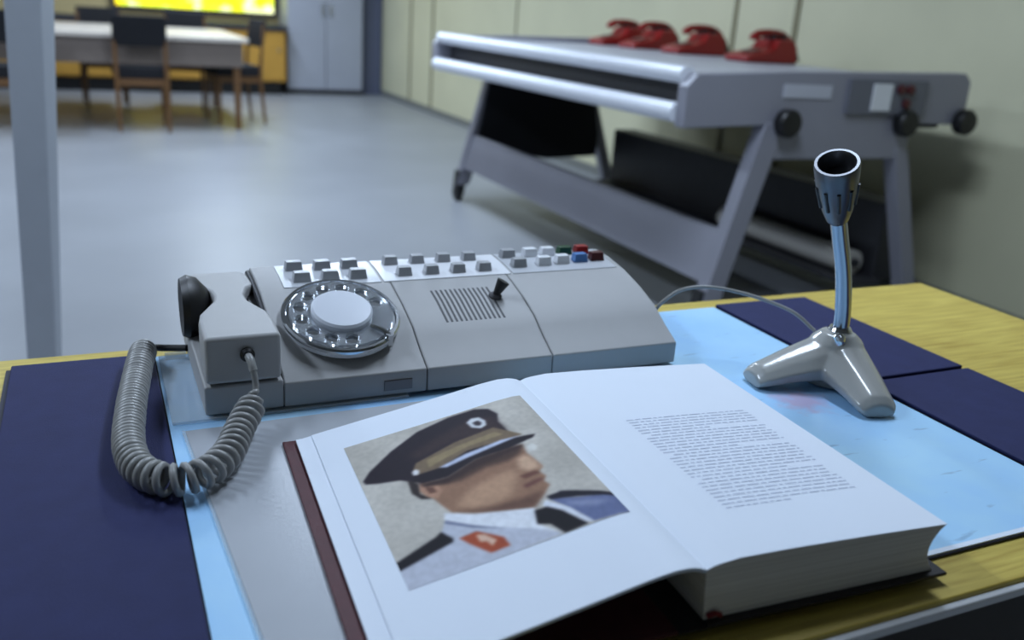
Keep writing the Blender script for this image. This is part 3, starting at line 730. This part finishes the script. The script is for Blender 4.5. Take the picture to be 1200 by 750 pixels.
# printed portrait: colours laid on a fine grid that follows the curved page
PORTRAIT = [
    ((38, 31, 40), [(0.02, 0.703), (0.068, 0.756), (0.21, 0.857), (0.383, 0.947), (0.568, 0.983), (0.724, 0.983), (0.786, 0.951), (0.81, 0.89), (0.783, 0.827), (0.792, 0.72), (0.593, 0.676), (0.352, 0.624), (0.242, 0.584), (0.182, 0.631), (0.09, 0.654), (0.026, 0.677)]),
    ((58, 45, 48), [(0.272, 0.785), (0.451, 0.856), (0.661, 0.914), (0.782, 0.88), (0.78, 0.829), (0.79, 0.746), (0.527, 0.787), (0.313, 0.739)]),
    ((122, 104, 84), [(0.291, 0.715), (0.522, 0.777), (0.739, 0.794), (0.796, 0.73), (0.841, 0.674), (0.698, 0.652), (0.528, 0.63), (0.377, 0.615), (0.276, 0.598), (0.249, 0.654)]),
    ((150, 132, 100), [(0.347, 0.715), (0.537, 0.744), (0.729, 0.757), (0.762, 0.72), (0.567, 0.715), (0.404, 0.676), (0.337, 0.656)]),
    ((52, 44, 44), [(0.214, 0.621), (0.25, 0.569), (0.236, 0.501), (0.275, 0.445), (0.227, 0.464), (0.201, 0.519)]),
    ((150, 114, 92), [(0.259, 0.574), (0.398, 0.533), (0.554, 0.593), (0.734, 0.608), (0.803, 0.604), (0.793, 0.535), (0.804, 0.474), (0.814, 0.415), (0.781, 0.39), (0.793, 0.349), (0.769, 0.325), (0.78, 0.29), (0.728, 0.248), (0.651, 0.194), (0.536, 0.224), (0.405, 0.281), (0.318, 0.326), (0.299, 0.375), (0.276, 0.448), (0.24, 0.51)]),
    ((78, 58, 52), [(0.317, 0.543), (0.402, 0.542), (0.562, 0.611), (0.736, 0.613), (0.809, 0.6), (0.767, 0.549), (0.69, 0.524), (0.581, 0.532), (0.439, 0.5), (0.359, 0.51)]),
    ((186, 148, 120), [(0.347, 0.36), (0.463, 0.433), (0.661, 0.467), (0.7, 0.434), (0.611, 0.314), (0.513, 0.285), (0.414, 0.3)]),
    ((204, 168, 140), [(0.735, 0.522), (0.785, 0.528), (0.801, 0.467), (0.802, 0.413), (0.742, 0.411), (0.709, 0.451)]),
    ((214, 212, 206), [(0.818, 0.583), (0.851, 0.586), (0.862, 0.558), (0.837, 0.533), (0.809, 0.539)]),
    ((110, 72, 62), [(0.684, 0.404), (0.767, 0.406), (0.784, 0.382), (0.702, 0.373)]),
    ((110, 70, 64), [(0.67, 0.34), (0.765, 0.352), (0.775, 0.334), (0.677, 0.316)]),
    ((105, 76, 64), [(0.624, 0.267), (0.748, 0.272), (0.651, 0.194), (0.538, 0.229), (0.403, 0.278), (0.317, 0.323), (0.46, 0.285)]),
    ((178, 136, 112), [(0.254, 0.562), (0.323, 0.54), (0.338, 0.479), (0.297, 0.433), (0.257, 0.469), (0.241, 0.519)]),
    ((110, 76, 64), [(0.27, 0.532), (0.306, 0.517), (0.31, 0.477), (0.274, 0.483)]),
    ((34, 28, 36), [(0.257, 0.631), (0.383, 0.63), (0.554, 0.686), (0.74, 0.676), (0.9, 0.649), (0.877, 0.628), (0.734, 0.608), (0.562, 0.611), (0.392, 0.553), (0.269, 0.563), (0.236, 0.594)]),
    ((62, 46, 44), [(0.235, 0.603), (0.267, 0.559), (0.392, 0.553), (0.56, 0.606), (0.733, 0.606), (0.811, 0.604), (0.778, 0.583), (0.534, 0.552), (0.374, 0.513), (0.27, 0.532)]),
    ((196, 204, 226), [(0.378, 0.633), (0.531, 0.668), (0.728, 0.683), (0.831, 0.67), (0.7, 0.656), (0.531, 0.636), (0.414, 0.618)]),
    ((193, 197, 210), [(0.0, 0.118), (0.228, 0.228), (0.274, 0.294), (0.372, 0.212), (0.585, 0.096), (0.686, 0.006), (0.333, -0.0), (-0.006, -0.023)]),
    ((228, 231, 238), [(0.286, 0.338), (0.401, 0.274), (0.649, 0.191), (0.615, 0.099), (0.681, 0.019), (0.581, 0.089), (0.37, 0.209), (0.27, 0.292)]),
    ((120, 126, 150), [(0.274, 0.294), (0.372, 0.214), (0.489, 0.135), (0.366, 0.2), (0.263, 0.276)]),
    ((28, 26, 32), [(-0.012, 0.152), (0.205, 0.221), (0.232, 0.238), (0.264, 0.182), (0.258, 0.163), (-0.003, 0.107)]),
    ((166, 78, 52), [(0.287, 0.171), (0.368, 0.177), (0.457, 0.096), (0.46, 0.042), (0.372, 0.041), (0.315, 0.121)]),
    ((226, 188, 165), [(0.358, 0.158), (0.392, 0.146), (0.424, 0.095), (0.394, 0.072), (0.384, 0.105), (0.357, 0.115)]),
    ((104, 114, 152), [(0.727, 0.213), (0.844, 0.165), (1.0, 0.123), (1.017, 0.002), (0.827, 0.011), (0.782, 0.126)]),
    ((140, 148, 180), [(0.769, 0.171), (0.878, 0.134), (0.97, 0.096), (0.889, 0.09), (0.806, 0.123)]),
    ((30, 28, 40), [(0.726, 0.229), (0.804, 0.232), (1.008, 0.136), (1.009, 0.112), (0.847, 0.17), (0.734, 0.205)]),
    ((222, 226, 236), [(0.712, 0.213), (0.782, 0.126), (0.832, 0.008), (0.797, 0.023), (0.744, 0.127), (0.684, 0.187)]),
    ((24, 22, 28), [(0.641, 0.176), (0.699, 0.173), (0.744, 0.127), (0.802, 0.011), (0.691, 0.004), (0.663, 0.075), (0.613, 0.1)]),
    ((215, 218, 222), [(0.637, 0.896), (0.671, 0.918), (0.712, 0.909), (0.73, 0.867), (0.718, 0.827), (0.683, 0.817), (0.644, 0.845)]),
    ((60, 52, 60), [(0.665, 0.88), (0.694, 0.886), (0.707, 0.86), (0.689, 0.839), (0.666, 0.853)]),
    ((222, 222, 224), [(0.252, 0.661), (0.274, 0.674), (0.288, 0.655), (0.275, 0.63), (0.252, 0.634)]),
]

def inside(P, X, Y):
    r = np.zeros(X.shape, bool); n = len(P); j = n - 1
    for i in range(n):
        xi, yi = P[i]; xj, yj = P[j]
        if yi != yj:
            r ^= ((yi > Y) != (yj > Y)) & (X < (xj - xi) * (Y - yi) / (yj - yi) + xi)
        j = i
    return r
NU, NV, SS = 150, 165, 3
gx, gy = np.meshgrid((np.arange(NU * SS) + 0.5) / (NU * SS), (np.arange(NV * SS) + 0.5) / (NV * SS), indexing='ij')
rng = np.random.RandomState(3)
low = rng.rand(9, 9)
def bil(a, X, Y):
    x = X * (a.shape[0] - 1.001); y = Y * (a.shape[1] - 1.001); i = x.astype(int); j = y.astype(int); fx = x - i; fy = y - j
    return a[i, j] * (1 - fx) * (1 - fy) + a[i + 1, j] * fx * (1 - fy) + a[i, j + 1] * (1 - fx) * fy + a[i + 1, j + 1] * fx * fy
img = np.zeros(gx.shape + (3,)); img[:] = np.array((194, 189, 180))
img += ((bil(low, gx, gy) - 0.5) * 30)[..., None]
def soft(a, r):
    kk = np.ones(2 * r + 1) / (2 * r + 1)
    for _ in range(2):
        for ax in (0, 1):
            a = np.apply_along_axis(lambda q: np.convolve(np.pad(q, r, 'edge'), kk, 'valid'), ax, a)
    return a
SKIN = {(150, 114, 92): 2, (78, 58, 52): 6, (186, 148, 120): 9, (204, 168, 140): 5, (110, 72, 62): 2, (110, 70, 64): 3, (105, 76, 64): 7, (58, 45, 48): 8, (140, 148, 180): 5, (62, 46, 44): 3}
for colr, P in PORTRAIT:
    al = soft(inside(P, gx, gy).astype(float), SKIN.get(colr, 1))[..., None]
    img = img * (1 - al) + np.array(colr) * al
img = img.reshape(NU, SS, NV, SS, 3).mean((1, 3))
k = np.array([0.2, 0.6, 0.2])
fine = rng.rand(70, 76); img *= (1 + 0.10 * (bil(fine, *np.meshgrid(np.linspace(0, 1, NU), np.linspace(0, 1, NV), indexing='ij')) - 0.5))[..., None]
pad = np.pad(img, ((1, 1), (0, 0), (0, 0)), 'edge'); img = pad[:-2] * k[0] + pad[1:-1] * k[1] + pad[2:] * k[2]
pad = np.pad(img, ((0, 0), (1, 1), (0, 0)), 'edge'); img = pad[:, :-2] * k[0] + pad[:, 1:-1] * k[1] + pad[:, 2:] * k[2]
PU0, PU1, PV0, PV1 = -0.210, -0.021, 0.084, 0.329
vs = []
for i in range(NU):
    for j in range(NV):
        u = PU0 + (PU1 - PU0) * i / (NU - 1); v = PV0 + (PV1 - PV0) * j / (NV - 1)
        vs.append(B(u, v, lz_(u) + 0.0003))
fs = [(i * NV + j, (i + 1) * NV + j, (i + 1) * NV + j + 1, i * NV + j + 1) for i in range(NU - 1) for j in range(NV - 1)]
def print_mat():
    m = bpy.data.materials.new('colour_print'); m.use_nodes = True
    nt = m.node_tree; a = nt.nodes.new('ShaderNodeAttribute'); a.attribute_name = 'ink'
    nt.links.new(a.outputs['Color'], nt.nodes['Principled BSDF'].inputs['Base Color'])
    nt.nodes['Principled BSDF'].inputs['Roughness'].default_value = 0.6
    nt.nodes['Principled BSDF'].inputs['Specular IOR Level'].default_value = 0.12
    return m
po = MB().add(vs, fs).build('portrait_print', print_mat(), t, angle=80)
po['label'] = 'colour photograph of an officer in a peaked cap looking right'
ca = po.data.color_attributes.new('ink', 'FLOAT_COLOR', 'POINT')
lin_img = np.where(img / 255 <= 0.04045, img / 255 / 12.92, ((img / 255 + 0.055) / 1.055) ** 2.4).reshape(-1, 3)
ca.data.foreach_set('color', np.concatenate([lin_img, np.ones((len(lin_img), 1))], 1).astype(np.float32).ravel())

# printed paragraphs on the right page: rows of small word strokes
TU0, TU1, TV0, TV1 = 0.062, 0.208, 0.066, 0.243
tb = MB()
rows = 30
for rw in range(rows):
    v = TV1 - (TV1 - TV0) * rw / (rows - 1)
    u = TU0 + (0.008 if rw in (6, 13, 21) else 0)
    end = TU1 if rw not in (5, 12, 20, 29) else TU0 + (TU1 - TU0) * random.uniform(0.45, 0.8)
    while u < end - 0.003:
        w = min(random.choice((0.004, 0.006, 0.008, 0.011, 0.013)), end - u)
        hgt = 0.0015
        tb.add([B(u, v, rz_(u) + 0.0003), B(u + w, v, rz_(u + w) + 0.0003), B(u + w, v + hgt, rz_(u + w) + 0.0003), B(u, v + hgt, rz_(u) + 0.0003)], [(0, 1, 2, 3)])
        u += w + 0.0022
tx = tb.build('text_block', mat('print_ink', (196, 204, 222), 0.6, spec=0.2), t, smooth=False)
tx['kind'] = 'stuff'

# ------------------------------------------------------------------ desk microphone
t = thing('desk_microphone', (0.9, 0.87, DZ + 0.005), 'grey desk microphone with chrome neck on a splayed two-footed base', 'microphone')
ZM = DZ + 0.0048
apex = Vector((0.886, 0.846, 0))
def foot(end, wa, we, ha, he):
    d = (end - apex); L = d.length; d.normalize(); s = Vector((-d.y, d.x, 0))
    vs, fs = [], []
    N = 14
    ring = 12
    for i in range(N + 1):
        f = i / N
        c = apex + d * (L * f)
        w = wa + (we - wa) * f ** 0.8; hh = ha + (he - ha) * (f ** 1.1)
        if i == N: w *= 0.85; hh *= 0.75
        arch = 0.016 * math.sin(math.pi * min(1, f * 1.02)) ** 1.0 if 0 < f < 1 else 0
        arch *= (1 - f) ** 0.25
        for k in range(ring):
            a = 2 * math.pi * k / ring
            cx = math.copysign(abs(math.cos(a)) ** 0.7, math.cos(a)); cz = math.copysign(abs(math.sin(a)) ** 0.7, math.sin(a))
            taper = 1.0 if cz < 0 else 1.0 - 0.45 * cz
            z = ZM + arch * 0.5 * (1 - cz) * 0.5 + (hh * 0.5) * (1 + cz)
            p = c + s * (cx * w * taper)
            vs.append((p.x, p.y, z))
    for i in range(N):
        for k in range(ring):
            fs.append((i * ring + k, i * ring + (k + 1) % ring, (i + 1) * ring + (k + 1) % ring, (i + 1) * ring + k))
    fs.append(tuple(range(ring))); fs.append(tuple(N * ring + k for k in range(ring)))
    return vs, fs
mb = MB()
for e in (Vector((0.762, 0.862, 0)), Vector((0.852, 0.726, 0))):
    mb.add(*foot(e, 0.050, 0.025, 0.070, 0.024))
mb.lathe([(0.040, 0), (0.040, 0.035), (0.034, 0.058), (0.022, 0.069), (0.001, 0.071)], 24, Matrix.Translation((apex.x - 0.002, apex.y, ZM)))
base = mb.build('base', M_MICGREY, t, angle=80)
rm = base.modifiers.new('fuse', 'REMESH'); rm.mode = 'VOXEL'; rm.voxel_size = 0.0022; rm.use_smooth_shade = True
sm = base.modifiers.new('soften', 'SMOOTH'); sm.iterations = 6; sm.factor = 0.5
NB = Vector((apex.x, apex.y, ZM + 0.052))
neck = spline([(0.889, 0.848, ZM + 0.06), (0.887, 0.848, 0.8525), (0.874, 0.847, 0.906), (0.854, 0.844, 0.955), (0.839, 0.840, 0.987)], 10)
MB().tube(neck, 0.0105, 18).build('neck', mat('neck_metal', (168, 170, 176), 0.2, metal=1.0), t)
MB().lathe([(0.015, -0.002), (0.016, 0.003), (0.0135, 0.007)], 24, Matrix.Translation((0.888, 0.848, ZM + 0.068))).build('neck_collar', M_CHROME, t)
MB().lathe([(0.006, -0.004), (0.0085, 0.002), (0.0085, 0.008), (0.005, 0.011)], 18, Matrix.Translation((0.868, 0.826, ZM + 0.062)) @ Matrix.Rotation(math.radians(-18), 4, 'X')).build('switch_stud', M_CHROME, t)
hd = (Vector((0.797, 0.8145, 1.059)) - Vector((0.840, 0.840, 0.981))).normalized()
q = Vector((0, 0, 1)).rotation_difference(hd).to_matrix().to_4x4()
HM = Matrix.Translation((0.840, 0.840, 0.981)) @ q
head = MB().lathe([(0.0112, -0.004), (0.014, 0.0), (0.0185, 0.016), (0.0235, 0.045), (0.0262, 0.072), (0.0268, 0.084), (0.0258, 0.088), (0.0225, 0.088), (0.0205, 0.084), (0.019, 0.066), (0.001, 0.062)], 40, HM).build('head', M_MICHEAD, t)
MB().lathe([(0.0195, 0.0635), (0.0195, 0.0665), (0.001, 0.0685)], 32, HM).build('grille', M_BLACK, head)
for k in range(10):
    a = 2 * math.pi * (k + 0.5) / 10
    ca_, sa_ = math.cos(a), math.sin(a)
    p0 = HM @ Vector((ca_ * 0.0205, sa_ * 0.0205, 0.026)); p1 = HM @ Vector((ca_ * 0.0247, sa_ * 0.0247, 0.058))
    MB().tube([p0, p0.lerp(p1, 0.5), p1], 0.0024, 8).build('slot', M_BLACK, head)
cab = thing('microphone_cable', (0.8, 0.96, DZ + 0.1), 'thin grey cable arching from the telephone console to the microphone', 'cable')
MB().tube(spline([(0.708, 1.022, 0.808), (0.716, 1.010, 0.828), (0.735, 0.998, 0.846), (0.768, 0.980, 0.853), (0.815, 0.952, 0.847), (0.856, 0.910, 0.834), (0.880, 0.884, 0.812)], 10), 0.0026, 10).build('sheath', M_CORD, cab)
MB().tube([(0.704, 1.022, 0.806), (0.709, 1.021, 0.812)], 0.0045, 12).build('plug', M_BLACK, cab)
